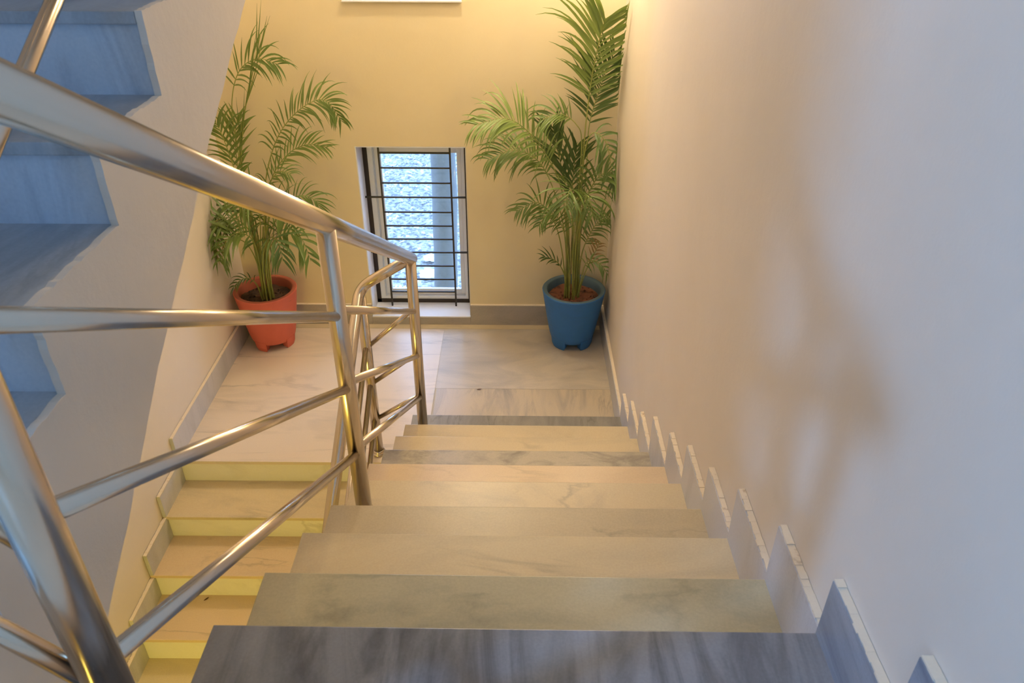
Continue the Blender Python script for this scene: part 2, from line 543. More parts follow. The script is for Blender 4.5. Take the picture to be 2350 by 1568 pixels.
def skirt_block(par, mat, x0, x1, y0, y1, z0, z1, label=None):
    """one stepped skirting tile with rough plaster along its top"""
    bm = bmesh.new()
    xa, xb = (x0, x1)
    box(bm, xa, xb, y0, y1, z0, z1 - 0.003, 0)
    # ragged plaster bead
    n = 14
    prev = None
    for i in range(n):
        ya = y0 + (y1 - y0) * i / n; yb = y0 + (y1 - y0) * (i + 1) / n
        inset = rnd.uniform(0.0005, 0.004)
        if abs(xb) < abs(xa):
            box(bm, xa + inset, xb, ya, yb, z1 - 0.004, z1 + rnd.uniform(-0.0005, 0.002), 1)
        else:
            box(bm, xa, xb - inset, ya, yb, z1 - 0.004, z1 + rnd.uniform(-0.0005, 0.002), 1)
    o = build('skirting_tile', bm, [mat, M['plaster']], par)
    if label: o['label'] = label
    return o

# --- middle flight, going up towards the viewer
NZ = {1: (-1.2948, .1559), 2: (-1.56, .2972), 3: (-1.8525, .455), 4: (-2.1468, .6214), 5: (-2.4681, .8199), 6: (-2.7346, .9764),
      7: (-3.009, 1.1206), 8: (-3.2811, 1.2762), 9: (-3.5676, 1.4415), 10: (-3.8414, 1.6056), 11: (-4.115, 1.760), 12: (-4.395, 1.900)}
NL = {1: (-1.229, -1.290), 2: (-1.229, -1.5545), 3: (-1.230, -1.8455), 4: (-1.2298, -2.1435), 5: (-1.226, -2.4621), 6: (-1.226, -2.729), 7: (-1.2312, -3.0034),
      8: (-1.2387, -3.2721), 9: (-1.2388, -3.5586), 10: (-1.2379, -3.8343), 11: (-1.238, -4.108), 12: (-1.238, -4.39)}
AP = {1: .322, 2: .472, 3: .625, 4: .826, 5: .999, 6: 1.16, 7: 1.302, 8: 1.468, 9: 1.626, 10: 1.764, 11: 1.92}
TM = {1: 'm_dark', 2: 'm_cream', 3: 'm_cream', 4: 'm_diag', 5: 'm_peach', 6: 'm_greyblot', 7: 'm_greybeige', 8: 'm_cream', 9: 'm_greengrey', 10: 'm_slate', 11: 'm_slate'}
fl2 = empty('staircase', (-0.62, -1.6, 0.0))
props(fl2, 'marble flight in front, going down to the landing along the right wall', 'stairs')
for k in range(1, 12):
    y, z = NZ[k]
    yb = NZ[k + 1][0] - 0.03
    t = tread_slab('tread', fl2, M[TM[k]], [(-0.0015, y), (NL[k][0], NL[k][1]), (NL[k][0], NL[k + 1][1] - 0.03), (-0.0015, yb)], z)
    if k in (1, 4, 10): t['label'] = {1: 'dark grey tread at the foot', 4: 'grey tread with slanting streaks', 10: 'slate grey tread nearest the viewer'}[k]
    zl = NZ[k - 1][1] if k > 1 else 0.0
    bm = bmesh.new()
    box(bm, XM + 0.012, -0.002, y - 0.042, y - 0.022, zl, z - 0.02)
    build('riser', bm, M['m_white'], fl2)
    # skirting tile standing on the tread
    skirt_block(fl2, M['m_skirtdark'] if k >= 10 else M['m_skirt'], -E0, -0.001, yb + 0.0302, y, z, AP[k],
                'blue grey skirting tile' if k >= 10 else None)
bm = bmesh.new()
prof = []
for k in range(1, 12):
    y, z = NZ[k]; zl = NZ[k - 1][1] if k > 1 else -0.02
    prof += [(y - 0.042, zl - 0.0 if k == 1 else zl - 0.02), (y - 0.042, z - 0.02)]
prof += [(-4.43, NZ[11][1] - 0.02), (-4.43, 1.45), (-1.62, -0.16), (-1.337, -0.16)]
bm2 = bm
extrude_x(bm2, prof, XM + 0.014, -0.002)
build('waist_slab', bm2, M['slab_paint'], fl2)

# --- lower flight, going down towards the viewer on the left
fl1 = empty('staircase', (-1.95, -1.6, -1.92))
props(fl1, 'yellow lit lower marble flight on the left, leading down from the landing', 'stairs')
L1Y = [-1.535, -1.817, -2.088, -2.36, -2.632, -2.904, -3.176, -3.448, -3.72, -3.992, -4.264, -4.536]
L1Z = [0.0, -0.155, -0.3105, -0.4765, -0.644, -0.804, -0.964, -1.124, -1.284, -1.444, -1.604, -1.764]
tm1 = ['m_peach', 'm_cream', 'm_peach']
for j in range(1, 12):
    y, z = L1Y[j], L1Z[j]
    yb = L1Y[j - 1] + 0.02
    tread_slab('tread', fl1, M[tm1[j % 3]], [(XLS, y), (XF, y), (XF, yb), (XLS, yb)], z)
    bm = bmesh.new()
    box(bm, XLS, XF, L1Y[j - 1] + 0.012, L1Y[j - 1] + 0.032, z, L1Z[j - 1] - 0.02)
    build('riser', bm, M['m_white'], fl1)
    skirt_block(fl1, M['m_skirt'], XLS, XLS + E0, y, L1Y[j - 1] + 0.01, z, z + 0.150)
bm = bmesh.new()
box(bm, XLS, XF, L1Y[11] + 0.012, L1Y[11] + 0.032, BOT, L1Z[11] - 0.02)
build('riser', bm, M['m_white'], fl1)
bm = bmesh.new()
prof = [(L1Y[0] + 0.034, -0.16)]
for j in range(1, 12):
    prof += [(L1Y[j - 1] + 0.034, L1Z[j] - 0.021), (L1Y[j] + 0.034, L1Z[j] - 0.021)]
prof += [(L1Y[11] + 0.034, BOT), (L1Y[11] + 0.55, BOT), (-1.30, -0.16)]
extrude_x(bm, prof, XLS, XF - 0.004)
build('waist_slab', bm, M['slab_paint'], fl1)

# --- upper flight, going up and away on the left
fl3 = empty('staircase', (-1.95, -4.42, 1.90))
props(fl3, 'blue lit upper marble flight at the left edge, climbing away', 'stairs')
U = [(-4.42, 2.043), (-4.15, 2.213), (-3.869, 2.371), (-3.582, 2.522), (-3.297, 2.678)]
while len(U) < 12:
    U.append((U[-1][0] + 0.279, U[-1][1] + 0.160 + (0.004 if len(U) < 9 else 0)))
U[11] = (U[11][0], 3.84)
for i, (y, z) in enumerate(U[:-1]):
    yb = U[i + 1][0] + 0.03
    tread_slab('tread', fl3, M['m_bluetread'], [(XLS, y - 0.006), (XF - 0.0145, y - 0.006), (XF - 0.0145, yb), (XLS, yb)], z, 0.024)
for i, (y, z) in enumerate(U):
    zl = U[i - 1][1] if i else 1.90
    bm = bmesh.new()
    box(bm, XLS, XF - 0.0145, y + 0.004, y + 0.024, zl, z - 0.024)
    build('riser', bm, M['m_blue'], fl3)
bm = bmesh.new()
prof = [(-4.395, 1.9)]
for i, (y, z) in enumerate(U[:-1]):
    prof += [(y + 0.026, z - 0.0245), (U[i + 1][0] + 0.026, z - 0.0245)]
prof += [(U[11][0] + 0.026, 3.66)]
# soffit edge, slightly ragged where the plaster was trowelled off
sof = [(-4.68, 1.42), (-4.006, 1.793), (-3.89, 1.867), (-3.73, 1.975), (-3.592, 2.078), (-3.438, 2.169), (-3.239, 2.292), (-3.111, 2.374), (-2.693, 2.612), (-1.32, 3.40), (-1.28, 3.66)]
fine = []
for (a, b) in zip(sof[:-1], sof[1:]):
    n = max(1, int(abs(b[0] - a[0]) / 0.045))
    for i in range(n):
        t = i / n
        fine.append((a[0] + (b[0] - a[0]) * t, a[1] + (b[1] - a[1]) * t + rnd.uniform(-0.0035, 0.0035)))
fine.append(sof[-1])
lowpart = [(-4.68, 1.9)] + fine
poly = prof + list(reversed(lowpart))
extrude_x(bm, poly, XLS, XF - 0.015)
bmesh.ops.triangulate(bm, faces=[f for f in bm.faces if len(f.verts) > 4])
build('waist_slab', bm, M['slab_paint'], fl3)
# plastered side face, trowelled flush with the ends of the treads and risers
edge = [(U[0][0] - 0.003, 1.9)]
def ragged(a, b):
    n = max(2, int(math.hypot(b[0] - a[0], b[1] - a[1]) / 0.012))
    for i in range(n):
        t = i / n
        k = 0.0 if i == 0 else 1.0
        edge.append((a[0] + (b[0] - a[0]) * t + k * rnd.uniform(-0.0022, 0.0012), a[1] + (b[1] - a[1]) * t + k * rnd.uniform(-0.0012, 0.0022)))
for i, (y, z) in enumerate(U[:-1]):
    zl = U[i - 1][1] if i else 1.9
    ragged((y - 0.003, zl + 0.0006), (y - 0.003, z + 0.0006))
    ragged((y - 0.003, z + 0.0006), (U[i + 1][0] - 0.003, z + 0.0006))
edge += [(U[11][0] - 0.003, 3.66), (-1.28, 3.66)]
poly = edge + list(reversed(fine[:-1])) + [(-4.68, 1.9)]
bm = bmesh.new()
extrude_x(bm, poly, XF - 0.014, XF)
bmesh.ops.triangulate(bm, faces=[f for f in bm.faces if len(f.verts) > 4])
build('stringer', bm, M['slab_paint'], fl3)

# ------------------------------------------------------------------ railing
XR, XD = -1.15, -1.415
A, B, Cc, D, DD = (XR, -4.24), (XR, -2.905), (XR, -1.445), (XD, -1.45), (XD, -4.22)
RAIL_A = [2.05, 2.308, 2.558]; RAIL_B = [1.263, 1.530, 1.787]; RAIL_C = [0.414, 0.685, 0.957]
RAIL_D = [0.258, 0.503, 0.742]; RAIL_DD = [2.275, 2.535, 2.795]
HA, HC, HD, HDD = 2.834, 1.246, 1.055, 3.07
HBz = HC + (HA - HC) * (B[1] - Cc[1]) / (A[1] - Cc[1])
rail = empty('stair_railing', (XR, -2.9, 0.976))
props(rail, 'stainless steel tube railing running down between the flights', 'railing')
RP, RR, RH = 0.0275, 0.0145, 0.0315
def post(p, z0, z1, ring=True):
    bm = bmesh.new()
    sweep(bm, [(p[0], p[1], z0 + 0.001), (p[0], p[1], z1)], RP, 28)
    po = build('post', bm, M['steel'], rail)
    if ring:
        bm = bmesh.new()
        R = RP
        lathe(bm, [(R + 0.0005, 0.0), (R + 0.010, 0.0), (R + 0.013, 0.004), (R + 0.013, 0.010), (R + 0.009, 0.014), (R + 0.006, 0.016), (R + 0.008, 0.020), (R + 0.006, 0.026), (R + 0.0005, 0.029)], (p[0], p[1], z0 + 0.0005), 32)
        build('base_ring', bm, M['steel'], po)
    return po
post(A, NZ[11][1], HA - 0.01)
post(B, NZ[6][1], HBz - 0.01)
post(Cc, NZ[1][1], HC - 0.01)
post(D, 0.0, HD - 0.02)
post(DD, U[0][1], HDD - 0.02)
SL1 = 0.55
D2 = (XD - 0.005, -2.95); D3 = (XD - 0.01, -4.30)
post(D2, L1Z[5], HD - SL1 * 1.5 - 0.02)
post(D3, L1Z[10], HD - SL1 * 2.85 - 0.02)
SU = 0.571
U2 = (XD, -2.86)
post(U2, U[5][1], HDD + SU * 1.36 - 0.01)
def seg(pts, r, name):
    bm = bmesh.new()
    sweep(bm, pts, r, 24)
    return build(name, bm, M['steel'], rail)
for i in range(3):
    a = (A[0], A[1] + 0.02, RAIL_A[i]); b = (B[0], B[1], RAIL_B[i]); c = (Cc[0], Cc[1], RAIL_C[i])
    slb = (RAIL_A[i] - RAIL_C[i]) / (A[1] - Cc[1])
    zb = RAIL_C[i] + slb * (B[1] - Cc[1])
    seg([a, (B[0], B[1] - 0.02, zb)], RR, 'rail')
    seg([(B[0], B[1] + 0.02, zb), (c[0], c[1] - 0.02, c[2])], RR, 'rail')
    seg([(c[0] - 0.02, c[1], c[2] - 0.01), (D[0] + 0.02, D[1], RAIL_D[i])], 0.0125, 'rail')
    seg([(D[0], D[1] - 0.02, RAIL_D[i] - 0.01), (D2[0], D2[1], RAIL_D[i] - 0.01 - SL1 * 1.48)], RR, 'rail')
    seg([(D2[0], D2[1], RAIL_D[i] - 0.01 - SL1 * 1.48), (D3[0], D3[1], RAIL_D[i] - 0.01 - SL1 * 2.83)], RR, 'rail')
    seg([(A[0] - 0.02, A[1], RAIL_A[i] - 0.02), (DD[0] + 0.02, DD[1], RAIL_DD[i] - 0.03)], RR, 'rail')
    seg([(DD[0], DD[1] + 0.02, RAIL_DD[i]), (U2[0], U2[1], RAIL_DD[i] + SU * 1.34)], RR, 'rail')
# handrail: three pipes mitred at the post heads
seg([(A[0], A[1] - 0.012, HA + 0.007), (Cc[0], Cc[1] + 0.03, HC - 0.017)], RH, 'handrail')
pts = [(Cc[0] + 0.005, Cc[1] + 0.005, HC + 0.002)] + bend((Cc[0], Cc[1], HC), (XD, -1.45, HD + 0.03), (D3[0], D3[1], HD + 0.03 - SL1 * 2.85), 0.075) + [(D3[0], D3[1], HD + 0.03 - SL1 * 2.85)]
seg(pts, RH - 0.004, 'handrail')
u0, u1, u2, u3 = (A[0], A[1] - 0.02, HA + 0.008), (A[0], -4.34, HA + 0.03), (XD, -4.34, HDD), (XD, -4.20, HDD + 0.01)
pts = [u0] + bend(u0, u1, u2, 0.07) + bend(u1, u2, u3, 0.07) + [u3, (XD, -2.86, HDD + SU * 1.38)]
seg(pts, RH - 0.003, 'handrail')

# ------------------------------------------------------------------ windows
def window(name, wz, grille, label):
    x0, x1, z0, z1 = wz
    root = empty(name, ((x0 + x1) / 2, 0.2, z0))
    props(root, label, 'window', kind='structure')
    bm = bmesh.new()
    t = 0.006
    box(bm, x0 - 0.001, x0 + t, -0.001, 0.27, z0, z1)
    box(bm, x1 - 0.003, x1 + 0.001, 0.0, 0.27, z0, z1)
    box(bm, x0, x1, 0.0, 0.27, z1 - t, z1 + 0.001)
    build('reveal', bm, M['white_paint'], root)
    bm = bmesh.new()
    box(bm, x0 - 0.001, x1 + 0.001, -E0 - 0.001, 0.27, z0 - 0.006, z0 + 0.004, 0, 0.002)
    build('sill', bm, M['white_paint'], root)
    yf = 0.185
    fb = 0.030
    bm = bmesh.new()
    for a in ((x0 + t, x0 + t + fb, z0 + 0.004, z1 - t), (x1 - 0.003 - fb * 0.7, x1 - 0.003, z0 + 0.004, z1 - t), (x0 + t, x1 - 0.003, z0 + 0.004, z0 + 0.004 + fb), (x0 + t, x1 - 0.003, z1 - t - fb, z1 - t)):
        box(bm, a[0], a[1], yf, yf + 0.022, a[2], a[3])
    build('outer_frame', bm, M['dark_frame'], root)
    xa, xb, za, zb = x0 + t + fb, x1 - 0.003 - fb * 0.7, z0 + 0.004 + fb, z1 - t - fb
    bm = bmesh.new()
    def ringbox(xa, xb, za, zb, wl, wr, wbm, wt, ya, yb):
        box(bm, xa, xa + wl, ya, yb, za, zb, 0, 0.002)
        box(bm, xb - wr, xb, ya, yb, za, zb, 0, 0.002)
        box(bm, xa + wl, xb - wr, ya, yb, za, za + wbm, 0, 0.002)
        box(bm, xa + wl, xb - wr, ya, yb, zb - wt, zb, 0, 0.002)
    ringbox(xa, xb, za, zb, 0.035, 0.022, 0.022, 0.03, yf + 0.004, yf + 0.075)
    # sliding track lips
    box(bm, xa + 0.035, xa + 0.039, yf + 0.02, yf + 0.06, za, zb)
    sa = build('sash_frame', bm, M['aluminium'], root)
    bm = bmesh.new()
    xs0, xs1, zs0, zs1 = xa + 0.041, xb - 0.024, za + 0.024, zb - 0.032
    ringbox(xs0, xs1, zs0, zs1, 0.045, 0.03, 0.045, 0.045, yf + 0.030, yf + 0.055)
    ca = build('casement', bm, M['aluminium'], root)
    bm = bmesh.new()
    box(bm, xs0 + 0.040, xs1 - 0.026, yf + 0.040, yf + 0.045, zs0 + 0.04, zs1 - 0.04)
    build('pane', bm, M['glass'], ca)
    if grille:
        bm = bmesh.new()
        yg = 0.135
        gx0, gx1 = -1.552, -1.077
        for gx in (gx0, gx1):
            box(bm, gx - 0.006, gx + 0.006, yg - 0.006, yg + 0.006, z0 + 0.004, z1 - t)
        gr = build('grille', bm, M['black_iron'], root)
        zs = [1.240, 1.137, 1.031, .928, .819, .716, .614, .511, .403, .294, .190]
        for i, z in enumerate(zs):
            bm = bmesh.new()
            if i in (3, 7): xa_, xb_ = x0 + t, x1 - 0.003
            else: xa_, xb_ = gx0 - 0.004, gx1 + 0.004
            box(bm, xa_, xb_, yg - 0.005, yg + 0.005, z - 0.0055, z + 0.0055)
            build('bar', bm, M['black_iron'], gr)
    return root
window('window_1', w1, True, 'narrow low window with a black iron grille at the landing')
window('window_2', w2, False, 'upper window whose white sill shows at the top edge')

# ------------------------------------------------------------------ outside the window
GZ = -1.0
bm = bmesh.new()
nx, ny = 60, 60
vs = [[None] * (ny + 1) for _ in range(nx + 1)]
for i in range(nx + 1):
    for j in range(ny + 1):
        x = -8 + 14 * i / nx; y = WD + 12 * j / ny
        vs[i][j] = bm.verts.new((x, y, GZ + 0.08 * noise.noise(Vector((x * 0.9, y * 0.9, 0))) + 0.03 * noise.noise(Vector((x * 4, y * 4, 3)))))
for i in range(nx):
    for j in range(ny):
        bm.faces.new((vs[i][j], vs[i + 1][j], vs[i + 1][j + 1], vs[i][j + 1]))
props(build('ground', bm, M['ground'], smooth=True), 'pale gravel ground outside the low window', 'ground', kind='structure')
bm = bmesh.new()
r2 = random.Random(9)
keep = [(at(1022, 560, 1, 1.35).x, 1.35, 0.24)] + [(*at(a_, b_, 2, GZ + 0.06).xy, 0.2) for a_, b_ in ((988, 630), (990, 592))]
for _ in range(3800):
    x = r2.uniform(-3.6, 0.2); y = r2.uniform(1.2, 7.5)
    s = r2.uniform(0.02, 0.055)
    if any((x - k_[0]) ** 2 + (y - k_[1]) ** 2 < k_[2] ** 2 for k_ in keep): continue
    a = r2.uniform(0, 6.28)
    z = GZ + 0.075 + r2.uniform(-0.03, 0.03)
    d = Vector((math.cos(a), math.sin(a), r2.uniform(-0.4, 0.4))) * s
    e = Vector((-math.sin(a), math.cos(a), r2.uniform(-0.5, 0.5))) * s * r2.uniform(0.3, 0.6)
    c = Vector((x, y, z + 0.015))
    q = [bm.verts.new(c - d), bm.verts.new(c + e + Vector((0, 0, .008))), bm.verts.new(c + d), bm.verts.new(c - e + Vector((0, 0, .008)))]
    bm.faces.new(q)
props(build('leaf_litter', bm, M['litter']), 'pale dry leaves scattered on the ground outside the window', 'leaves', kind='stuff')
# trunk
bm = bmesh.new()
tc = at(1022, 560, 1, 1.35)
pts = []; rad = []
for i in range(30):
    t = i / 29
    z = GZ - 0.15 + 5.4 * t
    pts.append((tc.x + 0.015 * math.sin(z * 2.3), 1.35 + 0.01 * math.cos(z * 3), z))
    rad.append(0.108 - 0.012 * t + (0.03 * max(0, 0.12 - t) / 0.12))
sweep(bm, pts, rad, 24)
for v in bm.verts:
    c = Vector((tc.x, 1.35, v.co.z))
    d = v.co - c
    v.co = c + d * (1 + 0.09 * noise.noise(Vector((v.co.x * 9, v.co.y * 9, v.co.z * 2.2))))
props(build('tree_trunk', bm, M['bark'], loc=(tc.x, 1.35, GZ)), 'grey tree trunk standing outside the low window', 'tree')
# crumpled scraps
for i, (px, py, s, lab) in enumerate(((988, 630, 0.11, 'crumpled white scrap on the ground outside, the nearer of two'), (990, 592, 0.08, 'small white scrap lying beyond the larger one outside'))):
    c = at(px, py, 2, GZ + 0.06)
    bm = bmesh.new()
    bmesh.ops.create_icosphere(bm, subdivisions=3, radius=s)
    for v in bm.verts:
        n_ = noise.noise(v.co * 22 + Vector((i * 7, 0, 0)))
        v.co = v.co * (1 + 0.45 * n_)
        v.co.z *= 0.45
        v.co.y *= 0.8
    bmesh.ops.translate(bm, verts=bm.verts, vec=c)
    props(build('paper_scrap', bm, M['paper'], loc=c), lab, 'litter', 'white scraps outside the window')

# ------------------------------------------------------------------ little dry leaf on the landing
def small_leaf(px, py, z, s, ang, label):
    c = at(px, py, 2, z)
    bm = bmesh.new()
    n = 8
    top = []; bot = []
    for i in range(n + 1):
        t = i / n
        w = 0.3 * s * math.sin(math.pi * min(1, t * 0.95 + 0.03)) ** 0.8
        x = (t - 0.5) * s * 2
        hz = 0.003 + 0.25 * s * (t - 0.5) ** 2 * 2
        ca, sa_ = math.cos(ang), math.sin(ang)
        for k, lst in ((1, top), (-1, bot)):
            lst.append(bm.verts.new((c.x + x * ca - k * w * sa_, c.y + x * sa_ + k * w * ca, z + hz + 0.25 * w)))
        if i == 0: mid = []
        mid.append(bm.verts.new((c.x + x * ca, c.y + x * sa_, z + hz)))
    for i in range(n):
        bm.faces.new((top[i], mid[i], mid[i + 1], top[i + 1]))
        bm.faces.new((mid[i], bot[i], bot[i + 1], mid[i + 1]))
    bmesh.ops.solidify(bm, geom=list(bm.faces), thickness=0.001)
    props(build('dry_leaf', bm, M['leafdry'], loc=(c.x, c.y, z)), label, 'leaf', 'dry leaves on the marble')
small_leaf(1100, 895, 0.0, 0.016, 0.3, 'tiny curled brown leaf on the landing before the blue pot')
small_leaf(474, 1376, L1Z[3], 0.016, 0.9, 'tiny brown leaf scrap on a tread of the lower flight')

# ------------------------------------------------------------------ potted palms
def catmull(P, n):
    P = [Vector(p) for p in P]
    Q = [P[0] * 2 - P[1]] + P + [P[-1] * 2 - P[-2]]
    out = []
    m = len(P) - 1
    for i in range(n + 1):
        u = i / n * m
        k = min(int(u), m - 1)
        t = u - k
        a, b, c, d = Q[k], Q[k + 1], Q[k + 2], Q[k + 3]
        out.append(0.5 * (2 * b + (c - a) * t + (2 * a - 5 * b + 4 * c - d) * t * t + (3 * b - a - 3 * c + d) * t ** 3))
    return out

def clampv(p, lim):
    p.x = min(max(p.x, lim[0]), lim[1])
    p.y = min(p.y, lim[2])
    return p

def make_frond(par, pts, lr, mat, start=0.35, n=22, ln=0.2, wid=0.011, ang=42, droop=0.25, normal=(0, -1, 0.25),
               sides=(1, 1), lim=(-2.54, -0.022, -0.03), taper=True, label=None, rib_r=0.0042, curl=0.012):
    P = catmull(pts, 60)
    for p in P: clampv(p, lim)
    # midrib
    bmr = bmesh.new()
    rr = [rib_r * (1 - 0.8 * i / 60) + 0.0008 for i in range(61)]
    sweep(bmr, P, rr, 7)
    bm = bmesh.new()
    N = Vector(normal).normalized()
    for i in range(n):
        for s in (0, 1):
            if sides[s] == 0: continue
            f = start + (1 - start) * (i + (0.5 if s else 0.15) * 0.9) / n
            f = min(f + lr.uniform(-0.006, 0.006), 0.995)
            k = f * 60; k0 = min(int(k), 59)
            base = P[k0].lerp(P[k0 + 1], k - k0)
            T = (P[min(k0 + 2, 60)] - P[max(k0 - 1, 0)]).normalized()
            Sd = T.cross(N)
            if Sd.length < 1e-3: Sd = Vector((1, 0, 0))
            Sd.normalize()
            if s: Sd = -Sd
            u = (f - start) / (1 - start)
            size = (0.55 + 0.9 * u) if u < 0.35 else (0.865 + 0.135 * min(1, (u - 0.35) / 0.1)) if u < 0.45 else 1.0 - 0.55 * ((u - 0.45) / 0.55) ** 1.3
            L = 1.08 * ln * sides[s] * size * lr.uniform(0.74, 1.14)
            w = 0.62 * wid * (0.75 + 0.35 * size) * lr.uniform(0.85, 1.15)
            a = math.radians(ang * (1.15 - 0.45 * u) + lr.uniform(-9, 9))
            Nn = Sd.cross(T).normalized()
            if Nn.dot(N) < 0: Nn = -Nn
            dirv = (T * math.cos(a) + Sd * math.sin(a) + Nn * (0.22 + lr.uniform(-0.1, 0.1))).normalized()
            dr = droop * lr.uniform(0.45, 1.7)
            segs = 8
            p = base.copy()
            d = dirv.copy()
            prev = None
            step = L / segs
            tw = lr.uniform(-0.3, 0.3)
            for q in range(segs + 1):
                t = q / segs
                ww = w * (0.35 + 2.6 * t) if t < 0.25 else w * (1.0 - ((t - 0.25) / 0.75) ** 1.7)
                ww = max(ww, 0.0004)
                side = d.cross(Nn)
                if side.length < 1e-4: side = T.copy()
                side.normalize()
                side = (side + Nn * tw * t).normalized()
                lift = d.cross(side).normalized()
                if lift.dot(Nn) < 0: lift = -lift
                pc = clampv(p.copy(), lim)
                l_ = clampv(pc + side * ww + lift * ww * 0.35, lim)
                r_ = clampv(pc - side * ww + lift * ww * 0.35, lim)
                row = [bm.verts.new(l_), bm.verts.new(pc), bm.verts.new(r_)]
                if prev:
                    for h in (0, 1):
                        fc = bm.faces.new((prev[h], prev[h + 1], row[h + 1], row[h]))
                        fc.smooth = True
                prev = row
                p = p + d * step
                d = (d + Vector((0, 0, -1)) * dr * (0.25 + 1.3 * t) * 0.42 + Vector((lr.uniform(-1, 1), lr.uniform(-1, 1), lr.uniform(-.6, .6))) * curl).normalized()
    fr = build('frond', bm, mat, par)
    if label: fr['label'] = label
    build('midrib', bmr, M['midrib'], fr)
    return fr

def make_pot(root, c, rb, rt, h, foot_h, feet, mat, rim_mat, soil_mat, nfeet, rot0, rnd_):
    cx, cy = c
    bm = bmesh.new()
    z0 = foot_h
    prof = [(0.0, z0 + 0.012), (rb * 0.55, z0 + 0.012), (rb * 0.80, z0 + 0.002), (rb * 0.92, z0 + 0.006), (rb * 1.0, z0 + 0.022), (rb * 1.05, z0 + 0.05)]
    for i in range(1, 9):
        t = i / 8
        prof.append((rb * 1.05 + (rt - rb * 1.05) * t ** 0.93, z0 + 0.05 + (h - z0 - 0.062) * t))
    prof += [(rt + 0.0015, h - 0.006), (rt - 0.003, h - 0.001)]
    lathe(bm, prof, (cx, cy, 0), 64)
    nsplit = len(bm.faces)
    # rim and inside
    lathe(bm, [(rt - 0.003, h - 0.001), (rt - 0.012, h + 0.001), (rt - 0.026, h - 0.001), (rt - 0.031, h - 0.008), (rt - 0.036, h - 0.05), (rt - 0.05, h - 0.12)], (cx, cy, 0), 64, 1)
    # feet: curved blocks following the base
    for k in range(nfeet):
        a0 = rot0 + 2 * math.pi * k / nfeet
        half = feet
        na = 6
        ring = []
        for zi, (ro, ri) in ((0.0, (rb * 0.93, rb * 0.62)), (foot_h * 0.6, (rb * 0.99, rb * 0.6)), (foot_h + 0.035, (rb * 1.035, rb * 0.6))):
            lo = []
            for i in range(na + 1):
                a = a0 - half + 2 * half * i / na
                if zi < 0.001: a = a0 + (a - a0) * 0.82
                lo.append(((cx + ro * math.cos(a), cy + ro * math.sin(a), zi), (cx + ri * math.cos(a), cy + ri * math.sin(a), zi)))
            loop = [bm.verts.new(o) for o, _ in lo] + [bm.verts.new(i_) for _, i_ in reversed(lo)]
            ring.append(loop)
        n = len(ring[0])
        for q in range(2):
            for i in range(n):
                bm.faces.new((ring[q][i], ring[q][(i + 1) % n], ring[q + 1][(i + 1) % n], ring[q + 1][i]))
        bm.faces.new(list(reversed(ring[0])))
        bm.faces.new(ring[2])
    bmesh.ops.recalc_face_normals(bm, faces=bm.faces)
    build('pot', bm, [mat, rim_mat], root)
    # soil
    bm = bmesh.new()
    seg_, rings = 48, 14
    R = rt - 0.040
    zc = h - 0.062
    grid = []
    for i in range(rings + 1):
        r = R * i / rings
        row = []
        for j in range(seg_ if i else 1):
            a = 2 * math.pi * j / seg_
            x, y = cx + r * math.cos(a), cy + r * math.sin(a)
            row.append(bm.verts.new((x, y, zc + 0.010 * noise.noise(Vector((x * 28, y * 28, 1))) + 0.014 * noise.noise(Vector((x * 9, y * 9, 4))))))
        grid.append(row)
    for i in range(rings):
        for j in range(seg_):
            k = (j + 1) % seg_
            if i == 0: bm.faces.new((grid[0][0], grid[1][j], grid[1][k]))
            else: bm.faces.new((grid[i][j], grid[i + 1][j], grid[i + 1][k], grid[i][k]))
    # clods
    for _ in range(60):
        a = rnd_.uniform(0, 6.28); r = R * math.sqrt(rnd_.random()) * 0.95
        sub = bmesh.new()
        s = rnd_.uniform(0.003, 0.009)
        bmesh.ops.create_icosphere(sub, subdivisions=1, radius=s)
        bmesh.ops.translate(sub, verts=sub.verts, vec=(cx + r * math.cos(a), cy + r * math.sin(a), zc + 0.004))
        merge(bm, sub)
    build('soil', bm, soil_mat, root, smooth=True)
    return zc

def cane(par, pts, r0, r1):
    P = catmull(pts, 24)
    bm = bmesh.new()
    rad = []
    for i in range(25):
        t = i / 24
        r = r0 + (r1 - r0) * t
        if i % 6 == 0 and 0 < i < 24: r *= 1.14
        rad.append(r)
    sweep(bm, P, rad, 10)
    return build('cane', bm, M['cane'], par)

def px(pl):
    """list of (pixel x, pixel y, depth y) -> points in space"""
    return [at(a, b, 1, c) for a, b, c in pl]

# ---- blue pot, right corner
bc = (-0.237, -0.232)
pb = empty('potted_palm', (bc[0], bc[1], 0.0))
props(pb, 'tall areca palm in a blue cement pot, right corner of the landing', 'plant', 'potted palms on the landing')
rp = random.Random(21)
zs_ = make_pot(pb, bc, 0.150, 0.213, 0.425, 0.045, 0.42, M['pot_blue'], M['rim_blue'], M['soil_red'], 4, math.radians(-135), rp)
sb = Vector((bc[0] - 0.01, bc[1] + 0.0, zs_))
def stem(dx, dy): return Vector((sb.x + dx, sb.y + dy, zs_ - 0.02))
Y0 = bc[1]
cans = [((-0.035, -0.01), (1302, 560, Y0), (1300, 480, Y0)), ((-0.015, -0.025), (1312, 560, Y0 - .02), (1318, 470, Y0 - .01)), ((0.012, 0.0), (1322, 560, Y0 + .02), (1330, 450, Y0 + .04)),
        ((0.03, -0.012), (1330, 565, Y0), (1338, 500, Y0)), ((-0.02, 0.02), (1306, 570, Y0 + .03), (1296, 510, Y0 + .04)), ((0.008, -0.03), (1317, 585, Y0 - .03), (1316, 520, Y0 - .04)), ((0.025, 0.022), (1326, 575, Y0 + .03), (1333, 520, Y0 + .05))]
for (o, a, b) in cans:
    cane(pb, [stem(o[0] * 1.5, o[1] * 1.5)] + px([a, b]), 0.0062, 0.0040)
